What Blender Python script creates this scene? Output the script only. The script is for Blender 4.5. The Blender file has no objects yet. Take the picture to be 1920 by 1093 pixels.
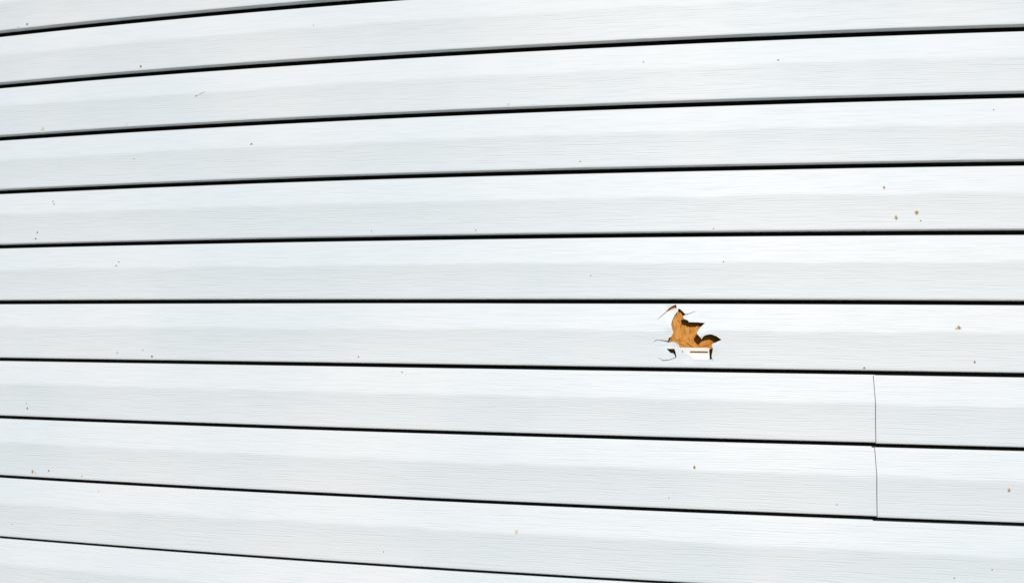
import bpy, math, random
from mathutils import Vector, Matrix, noise
from mathutils.geometry import delaunay_2d_cdt

sc = bpy.context.scene
COL = sc.collection

# ------------------------------------------------------------------ camera
EYE = 1.45                                   # height of the lens above the lawn
CAM = Vector((0.0, -1.28139, EYE))
YAW, PITCH, ROLL = 0.079407, 0.100740, 0.014272
cy, sy, cp, sp = math.cos(YAW), math.sin(YAW), math.cos(PITCH), math.sin(PITCH)
fwd = Vector((-sy * cp, cy * cp, sp))
right = Vector((cy, sy, 0))
up = right.cross(fwd)
r2 = right * math.cos(ROLL) + up * math.sin(ROLL)
u2 = up * math.cos(ROLL) - right * math.sin(ROLL)
cam_data = bpy.data.cameras.new('camera')
cam_data.sensor_width = 36.0
cam_data.lens = 1300.0 / 1920.0 * 36.0
cam_data.clip_start = 0.02
cam_data.clip_end = 2000.0
cam = bpy.data.objects.new('camera', cam_data)
m = Matrix((r2, u2, -fwd)).transposed().to_4x4()
m.translation = CAM
cam.matrix_world = m
COL.objects.link(cam)
sc.camera = cam

# ------------------------------------------------------------------ light
TRAVEL = Vector((-0.155, 1.0, -0.655)).normalized()      # direction the sunlight travels
TO_SUN = -TRAVEL
SUN_EL = math.asin(TO_SUN.z)
SUN_AZ = math.atan2(TO_SUN.x, TO_SUN.y)                # clockwise from +Y
world = bpy.data.worlds.new('World')
sc.world = world
world.use_nodes = True
wn = world.node_tree.nodes
wl = world.node_tree.links
wn.clear()
wo = wn.new('ShaderNodeOutputWorld')
wb = wn.new('ShaderNodeBackground')
sky = wn.new('ShaderNodeTexSky')
sky.sky_type = 'NISHITA'
sky.sun_disc = False
sky.sun_elevation = SUN_EL
sky.sun_rotation = SUN_AZ
wb.inputs['Strength'].default_value = 0.05
wl.new(sky.outputs[0], wb.inputs[0])
wl.new(wb.outputs[0], wo.inputs[0])
sun_data = bpy.data.lights.new('sun', 'SUN')
sun_data.energy = 5.0
sun_data.angle = math.radians(0.5)
sun_data.color = (1.0, 0.975, 0.95)
sun = bpy.data.objects.new('sun', sun_data)
sun.rotation_euler = TRAVEL.to_track_quat('-Z', 'Y').to_euler()
sun.location = (1, -4, 5)
COL.objects.link(sun)
sc.view_settings.view_transform = 'Standard'
sc.view_settings.look = 'None'
sc.view_settings.exposure = -0.53
sc.view_settings.gamma = 1.0
sc.view_settings.use_curve_mapping = False
sc.cycles.max_bounces = 8
sc.cycles.diffuse_bounces = 1

# ------------------------------------------------------------------ materials
def mat(name):
    mt = bpy.data.materials.new(name)
    mt.use_nodes = True
    nt = mt.node_tree
    return mt, nt, nt.nodes['Principled BSDF']

def N(nt, kind, **kw):
    n = nt.nodes.new(kind)
    for k, v in kw.items():
        setattr(n, k, v)
    return n

def siding_material():
    mt, nt, bs = mat('embossed_white_vinyl')
    L = nt.links.new
    tc = N(nt, 'ShaderNodeTexCoord')
    oi = N(nt, 'ShaderNodeObjectInfo')
    # shift the grain along the wall for each board
    cmb = N(nt, 'ShaderNodeCombineXYZ')
    mul = N(nt, 'ShaderNodeMath', operation='MULTIPLY'); mul.inputs[1].default_value = 37.0
    L(oi.outputs['Random'], mul.inputs[0]); L(mul.outputs[0], cmb.inputs[0])
    add = N(nt, 'ShaderNodeVectorMath', operation='ADD')
    L(tc.outputs['Object'], add.inputs[0]); L(cmb.outputs[0], add.inputs[1])
    # slow wander of the grain lines
    mp0 = N(nt, 'ShaderNodeMapping'); mp0.inputs['Scale'].default_value = (5.0, 0.0, 30.0)
    L(add.outputs[0], mp0.inputs[0])
    w = N(nt, 'ShaderNodeTexNoise'); w.inputs['Scale'].default_value = 1.0; w.inputs['Detail'].default_value = 2.0
    L(mp0.outputs[0], w.inputs[0])
    wm = N(nt, 'ShaderNodeMath', operation='MULTIPLY_ADD'); wm.inputs[1].default_value = 0.012; wm.inputs[2].default_value = -0.006
    L(w.outputs[0], wm.inputs[0])
    wv = N(nt, 'ShaderNodeCombineXYZ'); L(wm.outputs[0], wv.inputs[2])
    add2 = N(nt, 'ShaderNodeVectorMath', operation='ADD')
    L(add.outputs[0], add2.inputs[0]); L(wv.outputs[0], add2.inputs[1])
    def streak(sx, sz, det, rough=0.55):
        mp = N(nt, 'ShaderNodeMapping'); mp.inputs['Scale'].default_value = (sx, 0.0, sz)
        L(add2.outputs[0], mp.inputs[0])
        t = N(nt, 'ShaderNodeTexNoise'); t.inputs['Scale'].default_value = 1.0
        t.inputs['Detail'].default_value = det; t.inputs['Roughness'].default_value = rough
        L(mp.outputs[0], t.inputs[0])
        return t.outputs[0]
    a = streak(7.0, 330.0, 2.0)
    b = streak(22.0, 560.0, 1.0)
    c = streak(150.0, 900.0, 1.0)
    def ramp(src, p0, p1):
        r = N(nt, 'ShaderNodeMapRange'); r.interpolation_type = 'SMOOTHSTEP'
        r.inputs['From Min'].default_value = p0; r.inputs['From Max'].default_value = p1
        L(src, r.inputs['Value']); return r.outputs[0]
    ra = ramp(a, 0.36, 0.56)
    rb = ramp(b, 0.36, 0.58)
    # regular fine grooves that fade in and out
    sx = N(nt, 'ShaderNodeSeparateXYZ'); L(add2.outputs[0], sx.inputs[0])
    ph = N(nt, 'ShaderNodeMath', operation='MULTIPLY'); ph.inputs[1].default_value = math.tau / 0.0043
    L(sx.outputs[2], ph.inputs[0])
    pn = N(nt, 'ShaderNodeMath', operation='MULTIPLY_ADD'); pn.inputs[1].default_value = 9.0
    L(streak(5.0, 60.0, 1.0), pn.inputs[0]); L(ph.outputs[0], pn.inputs[2])
    sn = N(nt, 'ShaderNodeMath', operation='SINE'); L(pn.outputs[0], sn.inputs[0])
    gro = ramp(sn.outputs[0], -0.95, -0.1)
    msk = ramp(streak(11.0, 190.0, 1.0), 0.34, 0.60)
    gi = N(nt, 'ShaderNodeMath', operation='MAXIMUM'); L(gro, gi.inputs[0]); L(msk, gi.inputs[1])
    s1 = N(nt, 'ShaderNodeMath', operation='MULTIPLY_ADD'); s1.inputs[1].default_value = 0.45
    sh = N(nt, 'ShaderNodeMath', operation='MULTIPLY_ADD'); sh.inputs[1].default_value = 0.45
    L(ra, sh.inputs[0]); L(gi.outputs[0], sh.inputs[2])
    L(rb, s1.inputs[0]); L(sh.outputs[0], s1.inputs[2])
    s2 = N(nt, 'ShaderNodeMath', operation='MULTIPLY_ADD'); s2.inputs[1].default_value = 0.35
    L(c, s2.inputs[0]); L(s1.outputs[0], s2.inputs[2])
    bp = N(nt, 'ShaderNodeBump'); bp.inputs['Strength'].default_value = 0.9; bp.inputs['Distance'].default_value = 0.00016
    L(s2.outputs[0], bp.inputs['Height']); L(bp.outputs[0], bs.inputs['Normal'])
    # weathering: faint uneven chalking; grain grooves a little darker
    g = N(nt, 'ShaderNodeTexNoise'); g.inputs['Scale'].default_value = 1.6; g.inputs['Detail'].default_value = 6.0
    L(tc.outputs['Object'], g.inputs[0])
    cr = N(nt, 'ShaderNodeMix', data_type='RGBA')
    cr.inputs['A'].default_value = (0.708, 0.768, 0.812, 1)
    cr.inputs['B'].default_value = (0.772, 0.804, 0.832, 1)
    gr = ramp(g.outputs[0], 0.35, 0.65); L(gr, cr.inputs['Factor'])
    gm = N(nt, 'ShaderNodeMix', data_type='RGBA', blend_type='MULTIPLY')
    gm.inputs['B'].default_value = (0.94, 0.94, 0.94, 1)
    inv = N(nt, 'ShaderNodeMath', operation='SUBTRACT'); inv.inputs[0].default_value = 1.0; L(gi.outputs[0], inv.inputs[1])
    L(inv.outputs[0], gm.inputs['Factor']); L(cr.outputs['Result'], gm.inputs['A'])
    L(gm.outputs['Result'], bs.inputs['Base Color'])
    bs.inputs['Roughness'].default_value = 0.52
    bs.inputs['Specular IOR Level'].default_value = 0.35
    return mt

def hem_material():
    mt, nt, bs = mat('smooth_white_vinyl')
    L = nt.links.new
    tc = N(nt, 'ShaderNodeTexCoord')
    g = N(nt, 'ShaderNodeTexNoise'); g.inputs['Scale'].default_value = 60.0; g.inputs['Detail'].default_value = 3.0
    L(tc.outputs['Object'], g.inputs[0])
    cr = N(nt, 'ShaderNodeMix', data_type='RGBA')
    cr.inputs['A'].default_value = (0.83, 0.82, 0.80, 1); cr.inputs['B'].default_value = (0.88, 0.88, 0.87, 1)
    L(g.outputs[0], cr.inputs['Factor']); L(cr.outputs['Result'], bs.inputs['Base Color'])
    bs.inputs['Roughness'].default_value = 0.45
    return mt

def osb_material(name, base_a, base_b, dark, scale):
    mt, nt, bs = mat(name)
    L = nt.links.new
    tc = N(nt, 'ShaderNodeTexCoord')
    mp = N(nt, 'ShaderNodeMapping'); mp.inputs['Scale'].default_value = (1.0, 1.0, 0.38)
    mp.inputs['Rotation'].default_value = (0, 0.35, 0)
    L(tc.outputs['Object'], mp.inputs[0])
    v = N(nt, 'ShaderNodeTexVoronoi'); v.inputs['Scale'].default_value = scale
    L(mp.outputs[0], v.inputs[0])
    sep = N(nt, 'ShaderNodeSeparateColor'); L(v.outputs['Color'], sep.inputs[0])
    fn = N(nt, 'ShaderNodeTexNoise'); fn.inputs['Scale'].default_value = 1.0; fn.inputs['Detail'].default_value = 6.0
    mp2 = N(nt, 'ShaderNodeMapping'); mp2.inputs['Scale'].default_value = (320, 320, 60)
    mp2.inputs['Rotation'].default_value = (0, 0.35, 0)
    L(tc.outputs['Object'], mp2.inputs[0]); L(mp2.outputs[0], fn.inputs[0])
    m1 = N(nt, 'ShaderNodeMix', data_type='RGBA'); m1.inputs['A'].default_value = base_a; m1.inputs['B'].default_value = base_b
    oi = N(nt, 'ShaderNodeObjectInfo')
    av = N(nt, 'ShaderNodeMath', operation='MULTIPLY_ADD'); av.inputs[1].default_value = 0.35
    hv = N(nt, 'ShaderNodeMath', operation='MULTIPLY'); hv.inputs[1].default_value = 0.8
    L(oi.outputs['Random'], hv.inputs[0]); L(sep.outputs[0], av.inputs[0]); L(hv.outputs[0], av.inputs[2])
    L(av.outputs[0], m1.inputs['Factor'])
    mr = N(nt, 'ShaderNodeMapRange'); mr.inputs['From Min'].default_value = 0.55; mr.inputs['From Max'].default_value = 0.72
    L(fn.outputs[0], mr.inputs['Value'])
    m2 = N(nt, 'ShaderNodeMix', data_type='RGBA'); m2.inputs['B'].default_value = dark
    ml = N(nt, 'ShaderNodeMath', operation='MULTIPLY'); ml.inputs[1].default_value = 0.9; L(mr.outputs[0], ml.inputs[0])
    L(ml.outputs[0], m2.inputs['Factor']); L(m1.outputs['Result'], m2.inputs['A'])
    L(m2.outputs['Result'], bs.inputs['Base Color'])
    bs.inputs['Roughness'].default_value = 0.75
    bp = N(nt, 'ShaderNodeBump'); bp.inputs['Strength'].default_value = 0.8; bp.inputs['Distance'].default_value = 0.0006
    ad = N(nt, 'ShaderNodeMath', operation='ADD'); L(fn.outputs[0], ad.inputs[0]); L(sep.outputs[1], ad.inputs[1])
    L(ad.outputs[0], bp.inputs['Height']); L(bp.outputs[0], bs.inputs['Normal'])
    return mt

def speck_material():
    mt, nt, bs = mat('dried_mud_and_stain')
    at = N(nt, 'ShaderNodeVertexColor', layer_name='stain')
    nt.links.new(at.outputs['Color'], bs.inputs['Base Color'])
    bs.inputs['Roughness'].default_value = 0.8
    return mt

def noise_material(name, a, b, scale, rough=0.9, bump=0.0):
    mt, nt, bs = mat(name)
    L = nt.links.new
    tc = N(nt, 'ShaderNodeTexCoord')
    g = N(nt, 'ShaderNodeTexNoise'); g.inputs['Scale'].default_value = scale; g.inputs['Detail'].default_value = 6.0
    L(tc.outputs['Object'], g.inputs[0])
    mr = N(nt, 'ShaderNodeMapRange'); mr.inputs['From Min'].default_value = 0.3; mr.inputs['From Max'].default_value = 0.7
    L(g.outputs[0], mr.inputs['Value'])
    cr = N(nt, 'ShaderNodeMix', data_type='RGBA'); cr.inputs['A'].default_value = a; cr.inputs['B'].default_value = b
    L(mr.outputs[0], cr.inputs['Factor']); L(cr.outputs['Result'], bs.inputs['Base Color'])
    bs.inputs['Roughness'].default_value = rough
    if bump:
        bp = N(nt, 'ShaderNodeBump'); bp.inputs['Distance'].default_value = bump
        L(g.outputs[0], bp.inputs['Height']); L(bp.outputs[0], bs.inputs['Normal'])
    return mt

M_VINYL = siding_material()
M_HEM = hem_material()
M_OSB = osb_material('oriented_strand_board', (0.58, 0.195, 0.014, 1), (0.64, 0.26, 0.035, 1), (0.13, 0.04, 0.008, 1), 45.0)
M_STRAND = osb_material('pale_wood_strand', (0.60, 0.195, 0.012, 1), (0.74, 0.34, 0.065, 1), (0.16, 0.05, 0.01, 1), 70.0)
M_SPECK = speck_material()
M_GAP_SHADE = noise_material('black_gap_shade', (0.010, 0.009, 0.008, 1), (0.018, 0.016, 0.014, 1), 80.0, 0.95, 0.0003)  # near-black colour stands in for shadow inside the lap gaps
M_GRASS = noise_material('mown_grass', (0.030, 0.050, 0.014, 1), (0.055, 0.080, 0.025, 1), 9.0, 0.95, 0.02)
M_CONCRETE = noise_material('grey_concrete', (0.26, 0.255, 0.24, 1), (0.36, 0.35, 0.33, 1), 6.0, 0.9, 0.003)

# ------------------------------------------------------------------ helpers
def obj(name, verts, faces, material, parent=None, smooth=True):
    me = bpy.data.meshes.new(name)
    me.from_pydata([tuple(v) for v in verts], [], faces)
    me.materials.append(material)
    if smooth:
        for p_ in me.polygons:
            p_.use_smooth = True
    me.update()
    o = bpy.data.objects.new(name, me)
    COL.objects.link(o)
    if parent:
        o.parent = parent
    return o

# ------------------------------------------------------------------ ground
gv = [(-400, -400, 0), (400, -400, 0), (400, 400, 0), (-400, 400, 0)]
ground = obj('ground', gv, [(0, 1, 2, 3)], M_GRASS)
ground['kind'] = 'structure'

# ------------------------------------------------------------------ the siding wall
P = 0.127                      # exposure of one course
Z5 = EYE + 0.120616            # height of the butt of course 4 (fifth shadow line in view)
BOW, BX = 0.029188, 1.141741   # the long wall bellies out slightly in plan
XL, XR = -2.2, 1.7
DF = 13.6                      # how far the butts stand proud (mm)
SHEATH = -4.0

def butt_z(course):
    return Z5 + (4 - course) * P

# profile of the face: (height above the butt in mm, how far it stands out in mm)
FACE = [(1.6, 13.6), (6, 13.3), (13, 12.88), (20, 12.52), (30, 12.12), (40, 11.86), (50, 11.74), (57, 11.76), (62, 11.82), (66, 11.84),
        (68.5, 11.68), (71, 11.25), (75, 10.4), (82, 8.85), (92, 6.65), (102, 4.45), (111, 2.45), (117.4, 1.05)]
LIP = [(7, 1.1), (1.2, 1.2), (0.1, 1.7), (-0.6, 2.6), (-0.8, 8.0), (-0.75, 10.8), (-0.45, 12.3), (0.3, 13.25)]
GROOVE = [(118.6, 0.6), (119.1, -0.6), (119.3, -2.5)]
PROFILE = LIP + FACE + GROOVE

def face_d(t):
    pts = FACE
    if t <= pts[0][0]:
        return pts[0][1]
    for (a, da), (b, db) in zip(pts, pts[1:]):
        if t <= b:
            return da + (db - da) * (t - a) / (b - a)
    return pts[-1][1]

def surf(course, x_mm, t, d, dz=0.0, loose=True):
    """point on the wall: along the wall, above the butt, standing out (mm)"""
    x = x_mm / 1000.0
    s = 2 * BOW * (x - BX)
    n = math.hypot(s, 1)
    # vinyl hangs loose: slow ripples of a fraction of a millimetre
    rip = 0.75 * noise.noise(Vector((x * 1.7, course * 3.1, t / 160.0))) + 0.28 * noise.noise(Vector((x * 5.0, course * 7.3 + 9, t / 90.0)))
    sag = 0.7 * noise.noise(Vector((x * 1.1, course * 5.7 + 40, 0)))
    if loose:
        # the crease rolled into the plastic wanders a little up and down
        wob = 3.2 * noise.noise(Vector((x * 9.0, course * 4.3 + 70, 0))) + 1.8 * noise.noise(Vector((x * 26.0, course * 2.9 + 20, 0)))
        t = t + wob * math.exp(-((t - 70.0) / 13.0) ** 2)
    else:
        rip = 0.0
    e = (DF - d - rip) / 1000.0
    return Vector((x - e * s / n, BOW * (x - BX) ** 2 + e / n, butt_z(course) + (t + sag + dz) / 1000.0))

wall = bpy.data.objects.new('vinyl_siding', None)
wall.location = (0, 0, 0)
COL.objects.link(wall)
wall['label'] = 'white vinyl clapboard siding wall with a jagged torn hole and black shadow lines'
wall['category'] = 'siding'

def columns(x0, x1, step=12.0):
    n = max(1, round((x1 - x0) / step))
    c = [x0 + (x1 - x0) * i / n for i in range(n + 1)]
    return c

def thicken(o, th=1.1):
    md = o.modifiers.new('thickness', 'SOLIDIFY')
    md.thickness = th / 1000.0
    md.offset = -1.0
    md.use_quality_normals = True
    dg = bpy.context.evaluated_depsgraph_get()
    dg.update()
    me = bpy.data.meshes.new_from_object(o.evaluated_get(dg))
    old = o.data
    o.modifiers.clear()
    o.data = me
    bpy.data.meshes.remove(old)
    me.name = o.name
    me.set_sharp_from_angle(angle=math.radians(38))

def board(course, x0, x1, dd=0.0, dz=0.0, skew0=0.0, skew1=0.0, name='siding_course'):
    cols = columns(x0, x1)
    verts, faces = [], []
    n = len(PROFILE)
    for i, x in enumerate(cols):
        for (t, d) in PROFILE:
            sk = 0.0
            if i == 0:
                sk = skew0 * (t - 60) / 60.0
            if i == len(cols) - 1:
                sk = skew1 * (t - 60) / 60.0
            verts.append(surf(course, x + sk, t, d + (dd if d > -0.5 else dd * 0.5), dz))
    for i in range(len(cols) - 1):
        for j in range(n - 1):
            a = i * n + j
            faces.append((a, a + n, a + n + 1, a + 1))
    o = obj(name, verts, faces, M_VINYL, wall)
    thicken(o)
    return o

# the torn opening (mm along the wall, mm above the butt of that course)
MAIN = [(207.8, 109.2), (210.8, 108.8), (215.4, 104.6), (220.2, 98.9), (231.3, 101.5), (242.8, 106.3), (231.6, 100.7), (220.7, 97.6), (215.4, 95.0), (216.5, 91.9), (217.5, 89.7), (224.7, 87.0), (226.1, 84.1), (233.3, 84.0), (242.5, 83.7), (255.6, 82.0), (250.1, 76.9), (246.0, 73.0), (239.8, 64.1), (240.7, 61.1), (248.6, 52.4), (250.4, 55.7), (254.2, 58.9), (260.2, 60.5), (267.4, 60.6), (275.8, 57.4), (284.2, 51.7), (274.3, 46.9), (267.8, 44.1), (266.4, 39.8), (268.3, 35.8), (267.5, 29.3), (265.8, 21.5), (266.7, 17.3), (268.9, 12.6), (265.6, 16.7), (264.1, 15.1), (234.5, 14.7), (229.4, 21.9), (216.3, 26.0), (212.3, 29.7), (209.1, 36.1), (207.2, 41.4), (203.9, 44.8), (199.3, 46.8), (194.3, 47.1), (190.0, 45.9), (186.8, 46.3), (180.7, 48.4), (167.4, 49.6), (158.0, 45.1), (167.3, 50.8), (181.0, 49.9), (187.4, 48.1), (188.6, 51.1), (189.7, 54.8), (193.4, 55.9), (195.6, 60.7), (197.9, 65.8), (195.6, 70.5), (193.9, 80.2), (195.8, 87.1), (200.1, 95.2), (204.6, 102.2), (207.1, 103.9)]
CRESCENT = [(204.1, 117.3), (205.0, 110.7), (198.1, 108.7), (186.1, 102.7), (176.2, 94.4), (164.4, 84.5), (175.7, 95.2), (185.3, 103.4), (190.7, 109.8), (196.9, 114.2)]
LOWER = [(185.7, 34.8), (187.2, 33.9), (199.2, 34.3), (201.1, 28.5), (202.7, 20.2), (201.6, 17.6), (189.7, 12.9), (177.7, 11.7), (167.8, 18.6), (177.9, 12.9), (189.5, 13.9), (200.6, 18.5), (200.1, 21.8), (197.1, 25.8), (192.2, 26.4), (189.2, 29.7), (185.4, 33.1)]

def inside(poly, x, y):
    c = False
    j = len(poly) - 1
    for i in range(len(poly)):
        xi, yi = poly[i]; xj, yj = poly[j]
        if (yi > y) != (yj > y) and x < (xj - xi) * (y - yi) / (yj - yi) + xi:
            c = not c
        j = i
    return c

def fray(poly, rnd, amt=0.22):
    out = []
    for (a, b), (c, d) in zip(poly, poly[1:] + poly[:1]):
        out.append((a, b))
        ln = math.hypot(c - a, d - b)
        if ln > 5.5:
            k = int(ln / 3.5)
            for q in range(1, k):
                f = q / k
                out.append((a + (c - a) * f + rnd.uniform(-amt, amt), b + (d - b) * f + rnd.uniform(-amt, amt)))
    return out

def torn_bend(x, t):
    """the plastic around the tear is sprung out of line: how far it is pushed in or out (mm)"""
    def bump(cx, ct, r):
        q = ((x - cx) ** 2 + (t - ct) ** 2) / (r * r)
        return max(0.0, 1 - q) ** 2
    v = 0.0
    v -= 2.6 * bump(194, 41, 15)       # tab pushed inwards beside the slot
    v += 3.4 * bump(224, 91, 15)       # tongue lifting outwards
    v += 3.0 * bump(246, 61, 13)
    v -= 2.6 * bump(194, 106, 13) * min(1.0, max(0.0, (207 - x) / 3.0))
    v -= 1.6 * bump(225, 20, 16)
    v += 1.6 * bump(272, 40, 12)
    v += 1.5 * bump(192, 76, 12)
    return v

def torn_board(course, x0, x1):
    rnd = random.Random(5)
    pa, pb = 140.0, 300.0
    cols_l = columns(x0, pa); cols_m = columns(pa, pb, 10.0); cols_r = columns(pb, x1)
    verts, faces = [], []
    n = len(PROFILE)
    lo = len(LIP); hi = len(LIP) + len(FACE) - 1      # first and last face rows
    def grid(cols, r0, r1):
        base = len(verts); k = r1 - r0 + 1
        for x in cols:
            for j in range(r0, r1 + 1):
                t, d = PROFILE[j]
                verts.append(surf(course, x, t, d))
        for i in range(len(cols) - 1):
            for j in range(k - 1):
                a = base + i * k + j
                faces.append((a, a + k, a + k + 1, a + 1))
    grid(cols_l, 0, n - 1); grid(cols_r, 0, n - 1)
    grid(cols_m, 0, lo); grid(cols_m, hi, n - 1)
    polys = [fray(MAIN, rnd), fray(CRESCENT, rnd, 0.1), fray(LOWER, rnd, 0.1)]
    pts, edges = [], []
    # rows of the profile as constrained lines
    for (t, d) in FACE:
        b = len(pts)
        for x in cols_m:
            pts.append(Vector((x, t)))
        for i in range(len(cols_m) - 1):
            edges.append((b + i, b + i + 1))
    nrow = len(cols_m)
    for r in range(len(FACE) - 1):
        for c in range(nrow):
            edges.append((r * nrow + c, (r + 1) * nrow + c))
    for poly in polys:
        b = len(pts)
        for q in poly:
            pts.append(Vector(q))
        for i in range(len(poly)):
            edges.append((b + i, b + (i + 1) % len(poly)))
    vo, eo, fo, _, _, _ = delaunay_2d_cdt(pts, edges, [], 0, 1e-4)
    base = len(verts)
    for v in vo:
        verts.append(surf(course, v.x, v.y, face_d(v.y) + torn_bend(v.x, v.y)))
    for f in fo:
        cx = sum(vo[i].x for i in f) / len(f); ct = sum(vo[i].y for i in f) / len(f)
        if any(inside(p_, cx, ct) for p_ in polys):
            continue
        a, b, c = (vo[i] for i in f[:3])
        cr = (b.x - a.x) * (c.y - a.y) - (b.y - a.y) * (c.x - a.x)
        g = tuple(base + i for i in f)
        faces.append(g if cr > 0 else g[::-1])
    o = obj('siding_course', verts, faces, M_VINYL, wall)
    # weld the patch to the strips
    import bmesh
    bm = bmesh.new(); bm.from_mesh(o.data)
    bmesh.ops.remove_doubles(bm, verts=bm.verts, dist=2e-5)
    loose = [v for v in bm.verts if not v.link_faces]
    bmesh.ops.delete(bm, geom=loose, context='VERTS')
    bmesh.ops.recalc_face_normals(bm, faces=bm.faces)
    bm.to_mesh(o.data); bm.free()
    thicken(o, 1.4)
    return o

boards = {}
SEAM = 548.0
for c in range(-3, 12):
    if c == 5:
        o = torn_board(c, XL * 1000, XR * 1000)
        o['label'] = 'course of white siding with a jagged hole torn through it'
        boards[c] = [o]
    elif c in (6, 7):
        s = SEAM if c == 6 else SEAM - 2.5
        left = board(c, XL * 1000, s + 5, 0.0, 0.7)
        rt = board(c, s, XR * 1000, 2.5, -0.6, skew0=2.3)
        rt['label'] = 'right-hand length of siding lapped over its neighbour at the joint'
        boards[c] = [left, rt]
    else:
        boards[c] = [board(c, XL * 1000, XR * 1000)]

# ------------------------------------------------------------------ nailing strip of the panel below, seen through the hole
def slab_piece(course, x0, x1, rows, dd=0.0):
    verts, faces = [], []
    cols = columns(x0, x1, 10.0)
    n = len(rows)
    for x in cols:
        for (t, d) in rows:
            verts.append(surf(course, x, t, d, 0.0, False))
    for i in range(len(cols) - 1):
        for j in range(n - 1):
            a = i * n + j
            faces.append((a, a + n, a + n + 1, a + 1))
    return verts, faces

def merge(parts):
    V, F = [], []
    for v, f in parts:
        b = len(V)
        V += v
        F += [tuple(i + b for i in q) for q in f]
    return V, F

parts = []
slots = [(229.2 + 44.7 * k, 229.2 + 44.7 * k + 32.0) for k in range(-5, 5)]
# strip broken at the right; left gap added to darken the lower hole
for (hx0, hx1) in ((60.0, 178.0), (205.5, 264.0), (274.0, 400.0)):
    parts.append(slab_piece(5, hx0, hx1, [(2.0, 0.2), (8, 1.2), (16, 1.4), (20, 0.9), (22.0, -0.9), (23.2, -1.3), (27.2, -1.4)]))
    parts.append(slab_piece(5, hx0, hx1, [(30.4, -1.4), (37.0, -1.5)]))
    edge = hx0
    for (a, b) in slots:
        if b < hx0 or a > hx1:
            continue
        if a > edge:
            parts.append(slab_piece(5, edge, a, [(27.2, -1.4), (30.4, -1.4)]))
        edge = max(edge, b)
    if edge < hx1:
        parts.append(slab_piece(5, edge, hx1, [(27.2, -1.4), (30.4, -1.4)]))
V, F = merge(parts)
hem = obj('nail_hem', V, F, M_HEM, boards[6][0])
hem['label'] = 'smooth white nailing strip with long slots seen through the hole'
thicken(hem, 1.0)

# ------------------------------------------------------------------ sheathing behind
def plate(z0, z1, d_front, d_back, material, name, parent, x0=XL * 1000, x1=XR * 1000):
    cols = columns(x0, x1, 60.0)
    verts, faces = [], []
    def pt(x, z, d):
        v = surf(0, x, 0, d, 0.0, False); v.z = z; return v
    for x in cols:
        verts += [pt(x, z0, d_front), pt(x, z1, d_front), pt(x, z1, d_back), pt(x, z0, d_back)]
    for i in range(len(cols) - 1):
        a = i * 4
        for j in range(4):
            k = (j + 1) % 4
            faces.append((a + j, a + 4 + j, a + 4 + k, a + k))
    e = (len(cols) - 1) * 4
    faces += [(0, 1, 2, 3), (e + 3, e + 2, e + 1, e)]
    return obj(name, verts, faces, material, parent, smooth=False)

zb, zt = butt_z(11), butt_z(-4)
sheath = plate(zb - 0.01, zt + 0.02, SHEATH, SHEATH - 11.0, M_OSB, 'sheathing_board', wall)
sheath['label'] = 'orange-brown strand board sheathing showing through the hole'
# added black strips behind every lap joint: the gap's shade put into colour
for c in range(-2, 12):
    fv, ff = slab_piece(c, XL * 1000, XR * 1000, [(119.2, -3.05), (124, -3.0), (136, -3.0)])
    obj('gap_shade_strip', fv, ff, M_GAP_SHADE, wall)
# loose strands on the face of the board
rnd = random.Random(11)
def strand(x, t, ln, wd, ang, lift):
    ca, sa = math.cos(ang), math.sin(ang)
    top, bot = [], []
    outl = [(-0.5, -0.32), (-0.42, 0.5), (0.1, 0.42), (0.5, 0.5), (0.46, -0.2), (0.05, -0.5)]
    for (u, v) in outl:
        a = u * ln; b = v * wd
        px = x + a * ca - b * sa; pt = t + a * sa + b * ca
        lf = SHEATH + 0.25 + lift * (0.5 + u)
        top.append(surf(5, px, pt, min(lf + 0.7, -0.9), 0.0, False))
        bot.append(surf(5, px, pt, SHEATH - 0.2, 0.0, False))
    n = len(outl)
    faces = [tuple(range(n))[::-1]] + [(i, (i + 1) % n, n + (i + 1) % n, n + i) for i in range(n)]
    o = obj('wood_strand', top + bot, faces, M_STRAND, sheath, smooth=False)
    return o
for a in [(238, 66, 34, 9, 0.95, 2.0), (222, 60, 40, 11, 1.35, 0.7), (206, 72, 46, 12, 1.75, 0.5), (258, 46, 26, 10, 0.3, 0.9),
          (213, 96, 22, 9, 1.2, 0.9), (199, 54, 30, 8, 1.5, 1.4), (231, 45, 30, 8, 2.6, 0.6), (250, 72, 30, 8, 0.75, 1.6)]:
    strand(*a)

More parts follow.
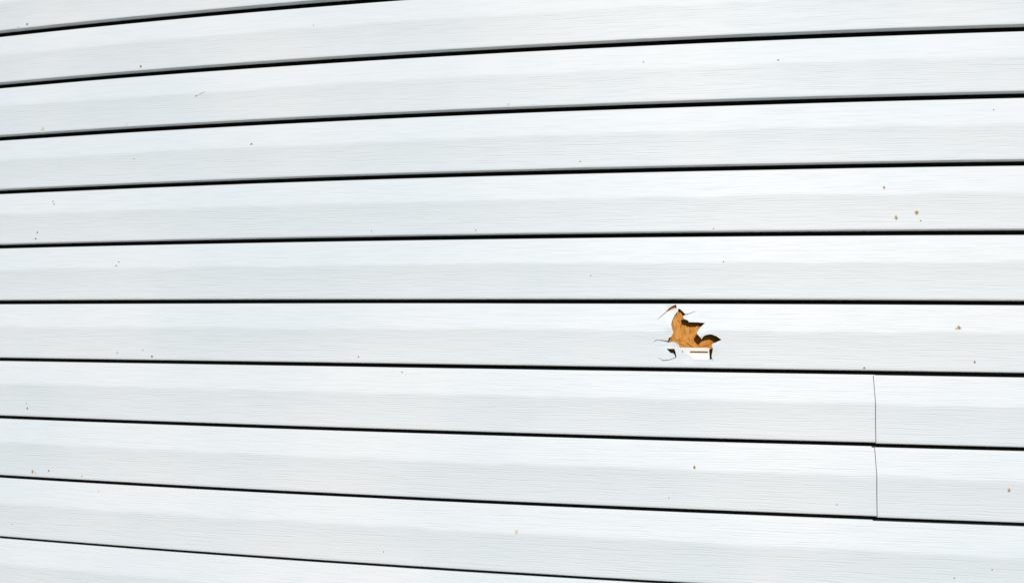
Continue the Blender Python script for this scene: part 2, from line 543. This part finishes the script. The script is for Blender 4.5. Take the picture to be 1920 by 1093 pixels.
# ------------------------------------------------------------------ specks, mud dots and stains
SPECKS = [(-1, -1281, 3.8, 1.9, 0), (-1, -1256, 8.6, 3.8, 0), (0, -944, 9.5, 3.8, 0), (1, -803, 61.0, 2.6, 0), (1, -791, 66.0, 13.0, 3), (1, -969, 6.4, 1.4, 0), (1, -1188, 6.8, 7.6, 2), (2, -667, 75.4, 3.3, 0), (0, -539, 73.2, 1.5, 0), (1, -118, 6.3, 1.5, 0), (1, 146, 82.1, 1.9, 0), (1, 397, 73.5, 2.4, 0), (2, 776, 96.0, 1.7, 0), (2, -946, 54.5, 1.7, 0), (3, -1152, 94.9, 2.3, 0), (3, -1147, 88.3, 2.3, 0), (3, -1180, 23.9, 2.8, 0), (3, -1182, 9.4, 2.8, 0), (4, -968, 82.0, 2.3, 0), (4, -972, 73.6, 2.3, 0), (3, -179, 7.6, 1.9, 0), (2, 24, 13.0, 1.7, 0), (4, 45, 44.1, 1.5, 0), (4, 290, 70.5, 1.7, 0), (3, 579, 80.2, 3.2, 1), (3, 596, 21.7, 4.0, 1), (3, 632, 31.2, 4.8, 1), (3, 638, 16.4, 1.7, 0), (6, -1170, 27.1, 1.7, 0), (6, -1167, 16.9, 2.8, 0), (5, -952, 13.6, 1.9, 0), (5, -891, 19.9, 1.7, 0), (5, -868, 6.7, 3.4, 0), (5, -411, 11.4, 1.9, 0), (6, -324, 109.3, 1.7, 0), (5, 695, 75.1, 4.8, 1), (5, 690, 73.1, 1.7, 0), (5, 531, 3.9, 2.7, 0), (5, 717, 17.0, 2.5, 0), (7, -1140, 10.2, 4.3, 1), (7, -1133, 8.3, 1.7, 0), (7, -1100, 14.3, 2.7, 0), (7, -1016, 7.1, 1.9, 0), (8, -982, 103.5, 2.1, 2), (7, 233, 74.0, 3.2, 0), (7, 187, 17.8, 1.5, 0), (8, -91, 70.9, 4.8, 2), (8, -347, 22.4, 1.5, 0), (7, 761, 52.9, 3.8, 1), (7, 477, 16.9, 1.5, 0), (8, 666, 29.3, 1.7, 0), (8, 728, 46.1, 1.5, 0), (8, -1181, 25.6, 1.5, 0), (3, -393, 9.0, 1.5, 0), (3, 273, 4.7, 1.5, 0)]
DARK, TAN, PALE = (0.17, 0.105, 0.05), (0.54, 0.40, 0.22), (0.70, 0.68, 0.62)
YEL, CLEAN = (0.60, 0.58, 0.46), (0.79, 0.81, 0.82)

def speck_mesh(course, specks, rt):
    V, F, C = [], [], []
    for (x, t, r, kind) in specks:
        dd, dz = (0.0, 0.0)
        if course in (6, 7):
            dd, dz = (2.5, -0.6) if rt else (0.0, 0.7)
        if kind == 0:
            rings = [(0.0, DARK), (0.42, DARK), (0.72, TAN), (1.0, PALE)]
        elif kind == 1:
            rings = [(0.0, DARK), (0.26, DARK), (0.42, TAN), (0.8, (0.56, 0.43, 0.26)), (1.0, PALE)]
        elif kind == 3:
            rings = [(0.0, (0.30, 0.25, 0.20)), (0.4, (0.34, 0.28, 0.22)), (0.75, (0.55, 0.48, 0.40)), (1.0, PALE)]
        else:
            rings = [(0.0, YEL), (0.5, YEL), (0.8, PALE), (1.0, CLEAN)]
        b = len(V); k = 10
        ph = rnd.uniform(0, 6.28); el = rnd.uniform(0.75, 1.25)
        wob = [rnd.uniform(0.8, 1.2) for _ in range(k)]
        r *= 0.92
        tall = 0.22 if kind < 2 else 0.0
        V.append(surf(course, x, t, face_d(t) + dd + 0.22 + tall, dz)); C.append(rings[0][1])
        for (q, col) in rings[1:]:
            for i in range(k):
                a = ph + i * math.tau / k
                u, v = math.cos(a) * r * q * wob[i] * el, math.sin(a) * r * q * wob[i] / el
                if kind == 3:                      # a long scuff
                    u, v = math.cos(a) * r * q, math.sin(a) * r * q * 0.085 * wob[i]
                    u, v = u * 0.925 - v * 0.38, u * 0.38 + v * 0.925
                px, pt = x + u, t + v
                h = 0.12 + (tall if q < 0.5 else 0.0)
                V.append(surf(course, px, pt, face_d(pt) + dd + h, dz)); C.append(col)
        for i in range(k):
            F.append((b, b + 1 + i, b + 1 + (i + 1) % k))
        for g in range(len(rings) - 2):
            for i in range(k):
                j = (i + 1) % k
                F.append((b + 1 + g * k + i, b + 1 + (g + 1) * k + i, b + 1 + (g + 1) * k + j, b + 1 + g * k + j))
    return V, F, C

for c in range(-1, 9):
    for ri in (0, 1):
        lst = [(x, t, r, k) for (cc, x, t, r, k) in SPECKS if cc == c and ((x > SEAM) == bool(ri) if c in (6, 7) else ri == 0)]
        if not lst:
            continue
        V, F, C = speck_mesh(c, lst, ri)
        o = obj('mud_specks', V, F, M_SPECK, boards[c][ri if c in (6, 7) else 0])
        ca = o.data.color_attributes.new('stain', 'FLOAT_COLOR', 'POINT')
        for i, col in enumerate(C):
            ca.data[i].color = (*col, 1.0)
        o['kind'] = 'stuff'

# ------------------------------------------------------------------ concrete footing under the siding
foot = plate(-0.05, zb - 0.012, -2.0, -200.0, M_CONCRETE, 'foundation_wall', None)
foot['kind'] = 'structure'
